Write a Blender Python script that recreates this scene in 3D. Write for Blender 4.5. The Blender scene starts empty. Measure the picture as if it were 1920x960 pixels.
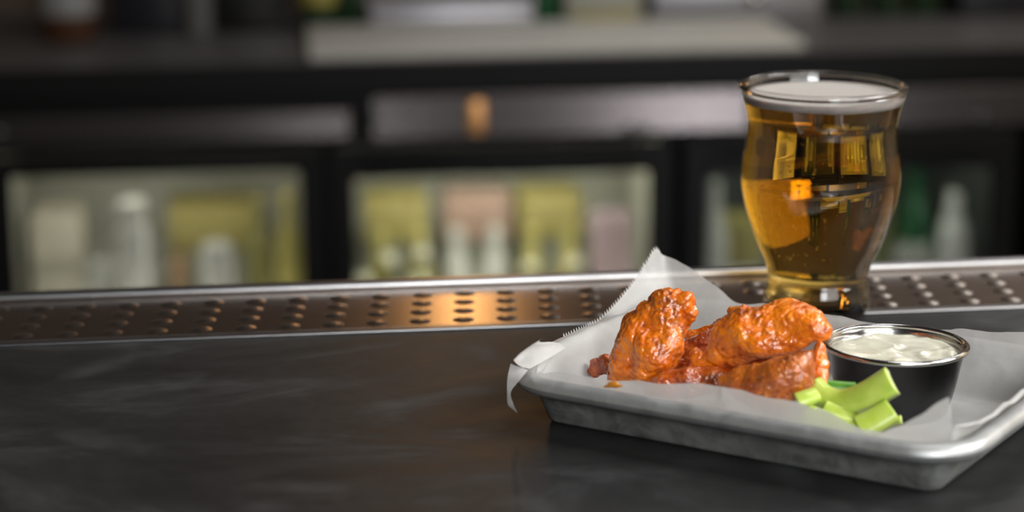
import bpy, bmesh, math, random
import numpy as np
from mathutils import Vector, Matrix, noise
random.seed(7)
S = bpy.context.scene
COL = S.collection

# ------------------------------------------------------------------ camera
F = 4200.0; PITCH = math.radians(13.6); ROLL = 0.008; CAMH = 0.315
cd = bpy.data.cameras.new('camera'); cam = bpy.data.objects.new('camera', cd); COL.objects.link(cam)
cd.sensor_width = 36.0; cd.sensor_fit = 'HORIZONTAL'; cd.lens = F * 36.0 / 1920.0
cd.clip_start = 0.02; cd.clip_end = 50
fwd = Vector((0, math.cos(PITCH), -math.sin(PITCH)))
r0 = Vector((1, 0, 0)); u0 = r0.cross(fwd)
rgt = r0 * math.cos(ROLL) - u0 * math.sin(ROLL); upv = rgt.cross(fwd)
C0 = Vector((0, 0, CAMH))
m = Matrix((rgt, upv, -fwd)).transposed().to_4x4(); m.translation = C0
cam.matrix_world = m
cd.dof.use_dof = True; cd.dof.focus_distance = 1.055; cd.dof.aperture_fstop = 5.2
S.camera = cam

# ------------------------------------------------------------------ world, lights, exposure
S.view_settings.view_transform = 'Standard'; S.view_settings.look = 'None'
S.view_settings.gamma = 1.0; S.view_settings.use_curve_mapping = False
S.view_settings.exposure = 0.0
S.cycles.caustics_reflective = False
w = bpy.data.worlds.new('world'); S.world = w; w.use_nodes = True
w.node_tree.nodes['Background'].inputs[0].default_value = (0.021, 0.020, 0.020, 1)
w.node_tree.nodes['Background'].inputs[1].default_value = 1.0

def area(name, loc, target, sx, sy, power, color=(1, 1, 1), spread=180):
    l = bpy.data.lights.new(name, 'AREA'); l.shape = 'RECTANGLE'; l.size = sx; l.size_y = sy
    l.energy = power; l.color = color; l.spread = math.radians(spread)
    o = bpy.data.objects.new(name, l); COL.objects.link(o); o.location = loc
    d = Vector(target) - Vector(loc)
    o.rotation_euler = d.to_track_quat('-Z', 'Y').to_euler()
    return o
area('key_window', (1.35, 0.85, 0.92), (0.12, 1.0, 0.02), 0.8, 0.7, 27, (1.0, 0.985, 0.965))
area('ceiling_lamp', (0.45, 1.35, 1.7), (0.15, 1.05, 0), 0.5, 0.5, 6, (1.0, 0.97, 0.93))
area('front_window', (0.45, -0.85, 0.66), (0.1, 1.0, 0.0), 0.55, 0.45, 16, (0.96, 0.98, 1.0))
area('tall_front_window', (1.1, -0.9, 1.2), (0.15, 1.1, 0.0), 1.7, 1.6, 35, (1.0, 0.97, 0.92))
area('warm_bar_lamp', (-0.075, 3.35, 0.55), (-0.02, 1.2, 0.0), 0.030, 0.5, 0.75, (1.0, 0.50, 0.17))
area('board_fill', (0.15, 3.62, 0.75), (0.15, 3.62, -0.2), 0.7, 0.25, 0.9, (1.0, 0.98, 0.97), 95)  # added unseen fill straight above the pale board, kept off the headers
area('header_fill', (0.95, 1.36, -0.72), (0.32, 3.5, -0.31), 0.30, 0.13, 3.4, (0.94, 0.93, 1.0))  # added fill hidden behind the bar, mirrored as the middle header's bright end
area('header_fill', (-0.0, 1.36, -0.70), (-0.27, 3.5, -0.31), 0.12, 0.10, 0.6, (0.96, 0.96, 1.0))  # second added fill, mirrored in the right end of the left header
area('wall_fill_right', (2.0, 2.6, 1.2), (2.7, 2.6, -0.2), 1.0, 0.2, 30, (1.0, 0.86, 0.62))  # added fill, brightens the side wall that the beer refracts
area('wall_fill_left', (-1.9, 2.2, 1.2), (-2.6, 2.2, -0.2), 1.0, 0.2, 4, (1.0, 0.86, 0.62))  # weaker added fill for the opposite wall, also for the beer
area('rail_lip_fill', (1.3, 3.4, 1.7), (0.3, 1.2, 0.0), 0.8, 0.4, 4, (0.97, 0.98, 1.0))  # added fill hung above the aisle, brightens the rail lip at right
area('back_wall_fill', (1.25, 3.75, 1.5), (1.15, 4.15, 0.3), 0.6, 0.1, 10, (1.0, 0.93, 0.85))  # added fill, gives the back wall the gradient that the rail reflects

# ------------------------------------------------------------------ helpers
def V(*a): return Vector(a)

def ray(px, py):
    return fwd + rgt * ((px - 960) / F) - upv * ((py - 480) / F)

def mesh(name, vs, fs, mats, parent=None, smooth=True, loc=None, rot=None, mi=None):
    me = bpy.data.meshes.new(name)
    me.from_pydata([tuple(v) for v in vs], [], fs)
    for mt in (mats if isinstance(mats, (list, tuple)) else [mats]): me.materials.append(mt)
    me.polygons.foreach_set('use_smooth', [smooth] * len(fs))
    if mi: me.polygons.foreach_set('material_index', mi)
    me.update()
    return link(name, me, parent, loc, rot)

def link(name, me, parent=None, loc=None, rot=None):
    o = bpy.data.objects.new(name, me); COL.objects.link(o)
    if parent: o.parent = parent
    if loc is not None: o.location = loc
    if rot is not None: o.rotation_euler = rot
    return o

def tag(o, label=None, cat=None, group=None, kind=None):
    if label: o['label'] = label
    if cat: o['category'] = cat
    if group: o['group'] = group
    if kind: o['kind'] = kind
    return o

def thing(name, label, cat, loc=(0, 0, 0), rot=(0, 0, 0), group=None):
    o = bpy.data.objects.new(name, None); COL.objects.link(o); o.empty_display_size = 0.02
    o.location = loc; o.rotation_euler = rot
    return tag(o, label, cat, group)

def merge(*parts):
    vs, fs = [], []
    for v, f in parts:
        n = len(vs); vs += [Vector(x) for x in v]; fs += [tuple(i + n for i in q) for q in f]
    return vs, fs

def box(x0, x1, y0, y1, z0, z1):
    v = [V(x, y, z) for z in (z0, z1) for x, y in ((x0, y0), (x1, y0), (x1, y1), (x0, y1))]
    return v, [(0, 3, 2, 1), (4, 5, 6, 7), (0, 1, 5, 4), (1, 2, 6, 5), (2, 3, 7, 6), (3, 0, 4, 7)]

def bbox(x0, x1, y0, y1, z0, z1, b=0.003, seg=2):
    bm = bmesh.new(); v, f = box(x0, x1, y0, y1, z0, z1)
    bv = [bm.verts.new(p) for p in v]
    for q in f: bm.faces.new([bv[i] for i in q])
    bmesh.ops.bevel(bm, geom=bm.edges[:], offset=b, segments=seg, profile=0.5, affect='EDGES')
    bm.verts.index_update()
    r = [x.co.copy() for x in bm.verts], [tuple(x.index for x in q.verts) for q in bm.faces]
    bm.free(); return r

def lathe(prof, n=64, close=False):
    """prof: list of (r, z); r == 0 gives a pole"""
    vs, fs, rings = [], [], []
    for r, z in prof:
        if r <= 1e-9:
            rings.append([len(vs)]); vs.append(V(0, 0, z))
        else:
            rings.append(list(range(len(vs), len(vs) + n)))
            vs += [V(r * math.cos(2 * math.pi * k / n), r * math.sin(2 * math.pi * k / n), z) for k in range(n)]
    pairs = list(zip(rings, rings[1:])) + ([(rings[-1], rings[0])] if close else [])
    for A, B in pairs:
        for k in range(n):
            k2 = (k + 1) % n
            if len(A) == 1 and len(B) == 1: continue
            if len(A) == 1: fs.append((A[0], B[k2], B[k]))
            elif len(B) == 1: fs.append((A[k], A[k2], B[0]))
            else: fs.append((A[k], A[k2], B[k2], B[k]))
    return vs, fs

def spline(pts, t):
    """Catmull-Rom through a list of tuples, t in 0..len-1"""
    n = len(pts); i = min(int(t), n - 2); u = t - i
    p0 = pts[max(i - 1, 0)]; p1 = pts[i]; p2 = pts[i + 1]; p3 = pts[min(i + 2, n - 1)]
    return [0.5 * (2 * b + (c - a) * u + (2 * a - 5 * b + 4 * c - d) * u * u + (3 * b - a - 3 * c + d) * u ** 3)
            for a, b, c, d in zip(p0, p1, p2, p3)]

def smooth_prof(pts, k=8):
    n = (len(pts) - 1) * k
    return [tuple(max(0.0, x) if j == 0 else x for j, x in enumerate(spline(pts, i / k))) for i in range(n + 1)]

# ------------------------------------------------------------------ materials
class NT:
    def __init__(s, name):
        s.m = bpy.data.materials.new(name); s.m.use_nodes = True
        s.t = s.m.node_tree; s.N = s.t.nodes; s.b = s.N['Principled BSDF']; s.out = s.N['Material Output']
    def n(s, ty, **kw):
        x = s.N.new(ty)
        for k, v in kw.items():
            if k in x.inputs: x.inputs[k].default_value = v
            else: setattr(x, k, v)
        return x
    def l(s, a, b): s.t.links.new(a, b)
    def set(s, **kw):
        names = dict(col='Base Color', rough='Roughness', metal='Metallic', ior='IOR', trans='Transmission Weight', coat='Coat Weight',
                     coatr='Coat Roughness', sss='Subsurface Weight', sssr='Subsurface Radius', ssss='Subsurface Scale', spec='Specular IOR Level',
                     emc='Emission Color', ems='Emission Strength', aniso='Anisotropic')
        for k, v in kw.items():
            if k in ('col', 'emc') and len(v) == 3: v = (*v, 1)
            s.b.inputs[names[k]].default_value = v
        return s
    def coords(s, scale=(1, 1, 1), kind='Object'):
        tc = s.n('ShaderNodeTexCoord'); mp = s.n('ShaderNodeMapping'); mp.inputs['Scale'].default_value = scale
        s.l(tc.outputs[kind], mp.inputs['Vector']); return mp.outputs[0]
    def noise(s, vec, scale, detail=4, rough=0.55, dist=0.0):
        x = s.n('ShaderNodeTexNoise'); x.inputs['Scale'].default_value = scale; x.inputs['Detail'].default_value = detail
        x.inputs['Roughness'].default_value = rough; x.inputs['Distortion'].default_value = dist
        s.l(vec, x.inputs['Vector']); return x.outputs['Fac']
    def ramp(s, fac, stops):
        x = s.n('ShaderNodeValToRGB'); e = x.color_ramp.elements
        while len(e) < len(stops): e.new(0.5)
        for el, (p, c) in zip(e, stops):
            el.position = p; el.color = (*c, 1) if not isinstance(c, (int, float)) else (c, c, c, 1)
        s.l(fac, x.inputs[0]); return x.outputs[0]
    def bump(s, h, strength, dist, prev=None):
        x = s.n('ShaderNodeBump'); x.inputs['Strength'].default_value = strength; x.inputs['Distance'].default_value = dist
        s.l(h, x.inputs['Height'])
        if prev is not None: s.l(prev, x.inputs['Normal'])
        return x.outputs[0]

def plain(name, col, rough=0.5, metal=0.0, grain=0.08, scale=20, **kw):
    t = NT(name).set(rough=rough, metal=metal, **kw)
    v = t.coords(); f = t.noise(v, scale)
    t.l(t.ramp(f, [(0.3, tuple(c * (1 - grain) for c in col)), (0.7, tuple(min(1, c * (1 + grain)) for c in col))]), t.b.inputs['Base Color'])
    return t.m

def mat_counter():
    t = NT('dark_zinc')
    v = t.coords(); va = t.coords((1, 1.6, 1))
    a = t.noise(va, 5.5, 6, 0.62, 1.6); b = t.noise(v, 60, 5, 0.6, 0.8); c = t.noise(t.coords((6, 60, 1)), 14, 3)
    mx = t.n('ShaderNodeMixRGB', blend_type='MULTIPLY'); mx.inputs[0].default_value = 0.55
    t.l(t.ramp(a, [(0.32, (0.015, 0.0153, 0.0157)), (0.52, (0.023, 0.0234, 0.0238)), (0.72, (0.050, 0.051, 0.053))]), mx.inputs[1])
    t.l(t.ramp(b, [(0.3, 0.7), (0.6, 1.0)]), mx.inputs[2])
    # dried rings left by glasses and wipes
    vo = t.n('ShaderNodeTexVoronoi'); vo.inputs['Scale'].default_value = 7.0
    dv = t.n('ShaderNodeVectorMath', operation='ADD')
    nz = t.n('ShaderNodeTexNoise'); nz.inputs['Scale'].default_value = 9; sc = t.n('ShaderNodeVectorMath', operation='SCALE'); sc.inputs['Scale'].default_value = 0.05
    t.l(v, nz.inputs['Vector']); t.l(nz.outputs['Color'], sc.inputs[0]); t.l(v, dv.inputs[0]); t.l(sc.outputs[0], dv.inputs[1]); t.l(dv.outputs[0], vo.inputs['Vector'])
    ring = t.ramp(vo.outputs['Distance'], [(0.40, 0.0), (0.47, 1.0), (0.50, 0.9), (0.56, 0.0)])
    mul = t.n('ShaderNodeMath', operation='MULTIPLY'); t.l(ring, mul.inputs[0]); t.l(t.ramp(t.noise(v, 11, 3), [(0.48, 0.0), (0.68, 0.30)]), mul.inputs[1])
    m2 = t.n('ShaderNodeMixRGB'); t.l(mul.outputs[0], m2.inputs[0]); t.l(mx.outputs[0], m2.inputs[1]); m2.inputs[2].default_value = (0.14, 0.145, 0.15, 1)
    t.l(m2.outputs[0], t.b.inputs['Base Color'])
    t.l(t.ramp(a, [(0.3, 0.40), (0.7, 0.54)]), t.b.inputs['Roughness'])
    t.set(metal=0.0, spec=0.17)
    t.l(t.bump(c, 0.06, 0.0006, t.bump(b, 0.10, 0.0008)), t.b.inputs['Normal'])
    return t.m

def mat_alu(name, lo, hi, r0, r1, scale=90, metal=0.85):
    t = NT(name); v = t.coords(); a = t.noise(v, scale, 6, 0.65, 0.6); b = t.noise(v, scale * 0.25, 4, 0.6, 0.9)
    mx = t.n('ShaderNodeMixRGB'); mx.inputs[0].default_value = 0.5; t.l(a, mx.inputs[1]); t.l(b, mx.inputs[2])
    t.l(t.ramp(mx.outputs[0], [(0.38, lo), (0.60, hi)]), t.b.inputs['Base Color'])
    t.l(t.ramp(a, [(0.35, r0), (0.65, r1)]), t.b.inputs['Roughness'])
    t.set(metal=metal); t.l(t.bump(a, 0.12, 0.0005), t.b.inputs['Normal'])
    return t.m

def mat_rail():
    t = NT('brushed_bar_steel'); v = t.coords((3, 260, 1)); a = t.noise(v, 1.0, 3)
    t.l(t.ramp(a, [(0.3, (0.33, 0.275, 0.235)), (0.7, (0.42, 0.36, 0.315))]), t.b.inputs['Base Color'])  # brown reflection of the room mixed into the steel's colour
    t.set(metal=1.0, rough=0.24); t.l(t.bump(a, 0.06, 0.0004), t.b.inputs['Normal'])
    return t.m

def mat_wing(name, c0, c1, c2, fine=1.0, rough=0.34, coat=1.0):
    t = NT(name); v = t.coords()
    a = t.noise(v, 85, 5, 0.6, 0.6); b = t.noise(v, 420, 4, 0.65); c = t.noise(v, 1500, 2); e = t.noise(v, 210, 3, 0.5, 0.4)
    mx = t.n('ShaderNodeMixRGB'); mx.inputs[0].default_value = 0.38; t.l(a, mx.inputs[1]); t.l(b, mx.inputs[2])
    at = t.n('ShaderNodeAttribute', attribute_name='browning_and_creases'); mb = t.n('ShaderNodeMixRGB')
    t.l(t.ramp(at.outputs['Fac'], [(0.15, 0.0), (0.9, 0.7)]), mb.inputs[0]); mb.inputs[2].default_value = (0.15, 0.024, 0.002, 1)
    t.l(t.ramp(mx.outputs[0], [(0.33, c0), (0.45, c1), (0.62, c2)]), mb.inputs[1]); t.l(mb.outputs[0], t.b.inputs['Base Color'])
    t.l(t.ramp(b, [(0.35, rough + 0.2), (0.62, rough)]), t.b.inputs['Roughness'])
    t.b.inputs['Coat IOR'].default_value = 1.7
    t.set(sss=0.06, sssr=(1.0, 0.25, 0.04), ssss=0.002, coat=coat, coatr=0.055, spec=0.3)
    n1 = t.bump(b, 0.5 * fine, 0.0011); n2 = t.bump(c, 0.22 * fine, 0.0004, n1)
    t.l(n2, t.b.inputs['Normal']); t.l(t.bump(b, 0.42 * fine, 0.0008, t.bump(e, 0.40, 0.0016)), t.b.inputs['Coat Normal'])
    t.l(t.ramp(a, [(0.28, 0.5 * coat), (0.45, coat)]), t.b.inputs['Coat Weight'])
    return t.m

def mat_paper():
    t = NT('waxed_paper'); v = t.coords()
    a = t.noise(v, 55, 5, 0.6, 0.6); b = t.noise(v, 320, 3)
    col = t.ramp(a, [(0.3, (0.68, 0.675, 0.66)), (0.7, (0.78, 0.775, 0.76))])
    nrm = t.bump(a, 0.30, 0.0015, t.bump(b, 0.08, 0.0004))
    t.l(col, t.b.inputs['Base Color']); t.set(rough=0.42, spec=0.35); t.l(nrm, t.b.inputs['Normal'])
    tr = t.n('ShaderNodeBsdfTranslucent'); t.l(col, tr.inputs[0]); t.l(nrm, tr.inputs['Normal'])
    m1 = t.n('ShaderNodeMixShader'); m1.inputs[0].default_value = 0.36
    t.l(t.b.outputs[0], m1.inputs[1]); t.l(tr.outputs[0], m1.inputs[2])
    tp = t.n('ShaderNodeBsdfTransparent'); m2 = t.n('ShaderNodeMixShader'); m2.inputs[0].default_value = 0.2
    t.l(m1.outputs[0], m2.inputs[1]); t.l(tp.outputs[0], m2.inputs[2]); t.l(m2.outputs[0], t.out.inputs[0])
    return t.m

def mat_celery(name, c0, c1):
    t = NT(name); v = t.coords(); a = t.noise(t.coords((1, 1, 1)), 130, 3); b = t.noise(v, 600, 2)
    t.l(t.ramp(a, [(0.3, c0), (0.7, c1)]), t.b.inputs['Base Color'])
    t.set(rough=0.33, sss=0.35, sssr=(0.7, 1.0, 0.2), ssss=0.006, spec=0.5, coat=0.2, coatr=0.2)
    t.l(t.bump(b, 0.1, 0.0005), t.b.inputs['Normal'])
    return t.m

def mat_glass(name, ior=1.5, col=(1, 1, 1), rough=0.0, absorb=None, dens=0):
    t = NT(name).set(col=col, trans=1.0, rough=rough, ior=ior)
    v = t.coords(); t.l(t.ramp(t.noise(v, 8), [(0.0, col), (1.0, tuple(c * 0.99 for c in col))]), t.b.inputs['Base Color'])
    if absorb:
        va = t.n('ShaderNodeVolumeAbsorption'); va.inputs['Color'].default_value = (*absorb, 1); va.inputs['Density'].default_value = dens
        t.l(va.outputs[0], t.out.inputs['Volume'])
    return t.m

M = dict(
    counter=mat_counter(), rail=mat_rail(),
    tray=mat_alu('worn_aluminium', (0.12, 0.126, 0.118), (0.32, 0.33, 0.315), 0.40, 0.58, 90, 0.25),
    rim=mat_alu('rubbed_aluminium', (0.36, 0.37, 0.37), (0.50, 0.51, 0.51), 0.42, 0.55, 60, 0.7),
    steel=mat_alu('polished_steel', (0.55, 0.54, 0.53), (0.62, 0.61, 0.60), 0.12, 0.2, 40, 1.0),
    cup=mat_alu('darkened_steel', (0.055, 0.055, 0.058), (0.075, 0.075, 0.078), 0.18, 0.24, 60, 1.0),  # cup outside: dark counter reflection put into the steel's colour
    wing=mat_wing('hot_sauce_skin', (0.22, 0.022, 0.001), (0.68, 0.135, 0.001), (0.86, 0.24, 0.003)),
    wing_brown=mat_wing('crisp_brown_skin', (0.13, 0.020, 0.002), (0.38, 0.075, 0.004), (0.60, 0.17, 0.010), 1.6, 0.34, 0.9),
    wing_dark=mat_wing('dark_sauced_skin', (0.13, 0.015, 0.003), (0.42, 0.06, 0.004), (0.68, 0.15, 0.008)),
    paper=mat_paper(),
    celery=mat_celery('celery_flesh', (0.38, 0.51, 0.06), (0.51, 0.62, 0.13)),
    celery_dark=mat_celery('celery_skin', (0.045, 0.17, 0.004), (0.09, 0.27, 0.008)),
    celery_yellow=mat_celery('celery_heart', (0.50, 0.50, 0.06), (0.60, 0.58, 0.12)),
    celery_cut=mat_celery('celery_cut_end', (0.52, 0.66, 0.20), (0.66, 0.76, 0.32)),
    glass=mat_glass('drinking_glass', 1.5), pane=mat_glass('cooler_glass', 1.45, (0.93, 0.95, 0.94)),
    beer=mat_glass('lager', 1.333, (1, 1, 1), 0.0, (0.955, 0.77, 0.02), 42),
    foam=plain('beer_foam', (0.44, 0.41, 0.38), 0.7, grain=0.03, scale=300, sss=0.3, ssss=0.003),
    black=plain('black_enamel', (0.005, 0.005, 0.005), 0.4, spec=0.12), darkwall=plain('brown_wall', (0.085, 0.06, 0.045), 0.8),
    lip=plain('rail_lip_steel', (0.42, 0.42, 0.43), 0.3, 1.0, scale=30),
    tanwall=plain('tan_wall', (0.42, 0.36, 0.27), 0.8, scale=3),
    floor=plain('dark_floor', (0.03, 0.028, 0.026), 0.6, scale=6),
    back_steel=plain('back_counter_steel', (0.09, 0.087, 0.088), 0.45, 0.4, scale=4),
    header=plain('header_steel', (0.145, 0.13, 0.125), 0.25, 0.95, scale=3),
    board=plain('pale_board', (0.37, 0.36, 0.335), 0.55, scale=5),
    liner=plain('cooler_liner', (0.40, 0.40, 0.34), 0.6, scale=4),
    wire=plain('shelf_wire', (0.5, 0.5, 0.48), 0.35, 0.8),
    brass=plain('brass', (0.72, 0.36, 0.13), 0.35, 0.6),
)
t = NT('ranch_dip'); v = t.coords(); a = t.noise(v, 160, 3)
t.l(t.ramp(a, [(0.3, (0.58, 0.57, 0.45)), (0.7, (0.66, 0.65, 0.54))]), t.b.inputs['Base Color']); t.set(rough=0.22, sss=0.25, sssr=(1, .9, .6), ssss=0.003, spec=0.5, coat=0.3, coatr=0.12)
M['dip'] = t.m

# ------------------------------------------------------------------ the setting
tag(mesh('floor', *box(-4, 4, -3, 5.2, -1.12, -1.07), M['floor'], smooth=False), kind='structure')
YAW = math.radians(5.6)
BB = Matrix.Translation((0, 3.5, 0)) @ Matrix.Rotation(YAW, 4, 'Z')
wb = mesh('wall_back', *box(-3, 3, 0.66, 0.74, -1.07, 1.5), M['darkwall'], smooth=False); wb.matrix_world = BB; tag(wb, kind='structure')

for nm, x in (('wall_right', 2.7), ('wall_left', -2.62)):
    tag(mesh(nm, *box(x, x + 0.08, -1.0, 4.6, -1.07, 1.6), M['tanwall'], smooth=False), kind='structure')

# bar counter -------------------------------------------------------
RY = math.radians(6.3)
RAILM = Matrix.Translation((0, 1.1425, 0)) @ Matrix.Rotation(RY, 4, 'Z')
bc = thing('bar_counter', 'long dark grey zinc bar counter carrying the tray and the beer', 'counter', (0, 1.1425, 0), (0, 0, RY))
mesh('counter_top', *bbox(-1.6, 1.6, -1.9, 0.0955, -0.045, 0.0, 0.002), M['counter'], bc, smooth=False)
mesh('counter_base', *box(-1.55, 1.55, -0.35, 0.05, -1.07, -0.045), M['black'], bc, smooth=False)
br = thing('bar_rail', 'dimpled brown-grey steel drip rail set along the back edge of the bar', 'rail', (0, 1.1425, 0), (0, 0, RY))
mesh('rail_plate', *box(-1.1, 1.1, 0.004, 0.088, 0.0, 0.0006), M['rail'], br, smooth=False)
tag(mesh('front_trim', *bbox(-1.1, 1.1, -0.002, 0.006, 0.0, 0.0012, 0.0005), M['lip'], br), 'pale narrow trim along the front of the rail')
tag(mesh('back_lip', *bbox(-1.1, 1.1, 0.087, 0.0965, 0.0, 0.0050, 0.0022, 3), M['lip'], br), 'bright raised lip along the back of the rail')
dp = smooth_prof([(0.0062, 0.0), (0.0050, 0.0004), (0.0028, 0.0010), (0.0, 0.0012)], 3)
dv, dfc = lathe(dp, 14)
dme = bpy.data.meshes.new('dimple'); dme.from_pydata([tuple(p) for p in dv], [], dfc); M['dimple'] = M['rail'].copy(); M['dimple'].name = 'dimple_steel'; M['dimple'].node_tree.nodes['Principled BSDF'].inputs['Roughness'].default_value = 0.30
dme.materials.append(M['dimple'])
dme.polygons.foreach_set('use_smooth', [True] * len(dfc))
GL = V(0.1649, 1.1735, 0)
gl_loc = RAILM.inverted() @ GL
for k in range(-15, 16):
    for j in range(4):
        yy = 0.016 + 0.0185 * j; xx = 0.0015 + k * 0.0232 + 0.1 * (yy - 0.045)
        if (V(xx, yy, 0) - V(gl_loc.x, gl_loc.y, 0)).length < 0.036: continue
        link('dimple', dme, br, (xx, yy, 0.0005))

# ------------------------------------------------------------------ tray
TH = -0.5701
TO = V(0.1743, 0.8766, 0)
TM = Matrix.Translation(TO) @ Matrix.Rotation(TH, 4, 'Z')
TI = TM.inverted()
def tplane(px, py, axis, val):
    """point of the line of sight through a pixel on the tray plane x = val (axis 0) or y = val (axis 1), in tray coordinates"""
    c = TI @ C0; d = TI.to_3x3() @ ray(px, py)
    k = (val - c[axis]) / d[axis]; return c + d * k
TB = lambda px, py, b: tplane(px, py, 1, b)
TA = lambda px, py, a: tplane(px, py, 0, a)
A0, A1, B0, B1 = -0.190, 0.0, 0.0, 0.135     # bottom of the pan

def rr_loop(off, R, z, n=10):
    x0, x1, y0, y1 = A0 - off, A1 + off, B0 - off, B1 + off
    pts = []
    for cx, cy, s in ((x1 - R, y0 + R, -90), (x1 - R, y1 - R, 0), (x0 + R, y1 - R, 90), (x0 + R, y0 + R, 180)):
        for k in range(n + 1):
            an = math.radians(s + 90 * k / n); pts.append(V(cx + R * math.cos(an), cy + R * math.sin(an), z))
    # straight sides get extra points
    out = []
    for i, p in enumerate(pts):
        q = pts[(i + 1) % len(pts)]; out.append(p)
        if (i % (n + 1)) == n:
            for j in range(1, 12): out.append(p.lerp(q, j / 12))
    return out

def loops_mesh(loops, cap0=True, cap1=True):
    vs, fs = [], []; n = len(loops[0])
    for L in loops: vs += L
    for i in range(len(loops) - 1):
        for k in range(n):
            k2 = (k + 1) % n
            fs.append((i * n + k, i * n + k2, (i + 1) * n + k2, (i + 1) * n + k))
    if cap0: fs.append(tuple(range(n))[::-1])
    if cap1: fs.append(tuple(range((len(loops) - 1) * n, len(loops) * n)))
    return vs, fs

tray = thing('sheet_pan', 'small worn aluminium sheet pan lined with paper on the bar counter', 'tray', TO, (0, 0, TH))
pan = [(-0.004, 0.006, 0.0), (-0.0005, 0.0065, 0.0004), (0.0006, 0.007, 0.0018), (0.004, 0.012, 0.0085), (0.0086, 0.019, 0.0172), (0.0094, 0.020, 0.0190),
       (0.0088, 0.020, 0.0190), (0.0078, 0.0185, 0.0172), (0.0032, 0.012, 0.0086), (-0.0004, 0.007, 0.0022), (-0.002, 0.006, 0.0010), (-0.006, 0.006, 0.0009)]
mesh('pan_body', *loops_mesh([rr_loop(o, r, z) for o, r, z in pan]), M['tray'], tray)
rimp = []
for k in range(14):
    an = 2 * math.pi * k / 14
    rimp.append((0.0136 + 0.0048 * math.cos(an), 0.0210 + 0.0042 * math.sin(an)))
lo = [rr_loop(o, 0.012 + o, z) for o, z in rimp]; lo.append(lo[0])
tag(mesh('rolled_rim', *loops_mesh(lo, False, False), M['rim'], tray), 'lighter rolled rim of the pan')

# ------------------------------------------------------------------ paper liner
left_edge = [TA(*p, -0.2085) for p in ((1003, 662), (1025, 650), (1047, 639), (1090, 618), (1124, 601), (1152, 572), (1179, 549), (1203, 507), (1225, 470))]
def le(b):
    """height of the liner's torn edge above the left wall at depth b"""
    P = left_edge
    if b <= P[0].y: return P[0].z
    for p, q in zip(P, P[1:]):
        if p.y <= b <= q.y: return p.z + (q.z - p.z) * (b - p.y) / (q.y - p.y)
    return P[-1].z
def lea(b):
    P = left_edge
    if b <= P[0].y: return P[0].x + 0.009 * min(1.0, (P[0].y - b) / 0.025)
    for p, q in zip(P, P[1:]):
        if p.y <= b <= q.y: return p.x + (q.x - p.x) * (b - p.y) / (q.y - p.y)
    return P[-1].x
back_top = [TB(*p, 0.1435) for p in ((1225, 470), (1276, 493), (1330, 527), (1384, 568), (1440, 569), (1538, 585), (1608, 603), (1700, 618), (1815, 621), (1870, 622), (1920, 629), (2000, 640))]
front_top = [TB(*p, b) for p, b in (((1000, 702), -.0085), ((1060, 703), -.0085), ((1130, 719), -.0085), ((1160, 713), -.0085), ((1250, 716), -.0085), ((1357, 727), -.0085), ((1430, 740), -.0085), ((1500, 757), -.0085),
                                    ((1540, 766), -.0083), ((1580, 786), -.008), ((1612, 808), -.0075), ((1650, 819), -.007), ((1715, 784), -.004), ((1780, 745), 0.0), ((1815, 780), 0.0), ((1850, 808), 0.0))]
def poly(P, a, f=lambda p: p.z):
    if a <= P[0].x: return f(P[0])
    for p, q in zip(P, P[1:]):
        if p.x <= a <= q.x: return f(p) + (f(q) - f(p)) * (a - p.x) / max(1e-6, q.x - p.x)
    return f(P[-1])
AIN, AW = -0.185, 0.0235
acol = [AIN - u * AW for u in (1.0, 0.85, 0.6, 0.35, 0.0)] + [-0.176, -0.165, -0.150, -0.135, -0.115, -0.095, -0.078, -0.060, -0.045, -0.030, -0.018, -0.008, -0.001, 0.006, 0.0115, 0.0145]
brow = [-0.0085, -0.005, 0.000, 0.006, 0.020, 0.040, 0.060, 0.080, 0.100, 0.120, 0.129, 0.1345, 0.139, 0.1435]
FL = 0.0016
lat = []
for a in acol:
    row = []
    for b in brow:
        z = FL
        ft = poly(front_top, a); fb = poly(front_top, a, lambda p: p.y)
        bt = poly(back_top, a)
        # front wall
        bb_ = b
        if b <= 0.006:
            u = (0.006 - b) / 0.0145
            z = FL + (ft - FL) * u ** 1.35; bb_ = 0.006 + (fb - 0.006) * u
        if b >= 0.129:
            u = (b - 0.129) / 0.0145
            z = max(z, FL + (bt - FL) * u ** 1.1)
        aa = a
        if a <= AIN + 1e-6:
            u = (AIN - a) / AW; ez = le(b); ea = lea(b); aa = AIN + u * (ea - AIN)
            lz = FL + (ez - FL) * u ** 1.15
            wd = 1.0      # draped over the rolled rim
            over = [FL, 0.0105, max(0.0262, 0.52 * ez), max(0.0275, 0.8 * ez), max(ez, 0.0258)][round({0: 0, 35: 1, 60: 2, 85: 3, 100: 4}[min((0, 35, 60, 85, 100), key=lambda k_: abs(k_ - u * 100))])]
            lz = lz * (1 - wd) + over * wd
            if b >= 0.129: lz = max(lz, z) if u < 1 else le(b)
            z = max(z, lz) if b > 0.006 else (z * (1 - u) + max(ft, le(b)) * u if u > 0.3 else z)
        if a <= AIN - 0.02 and b > 0.143: z = bt
        if a > -0.012:
            u = min(1.0, (a + 0.012) / 0.022)
            rz = FL + (0.0262 - FL) * u ** 1.4 + (0.0022 if a > 0.01 else 0)
            rz -= 0.0015 if a > 0.018 else 0
            z = max(z, rz)
        if a > 0.004 and b < 0.03: aa = 0.004 + (a - 0.004) * max(0.0, (b + 0.0085) / 0.0385) ** 0.7
        row.append((aa, bb_, z))
    lat.append(row)
NU, NV = 9, 9
nu = (len(acol) - 1) * NU; nv = (len(brow) - 1) * NV
vs = []
rows_v = [[spline(r, j / NV) for j in range(nv + 1)] for r in lat]
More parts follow.
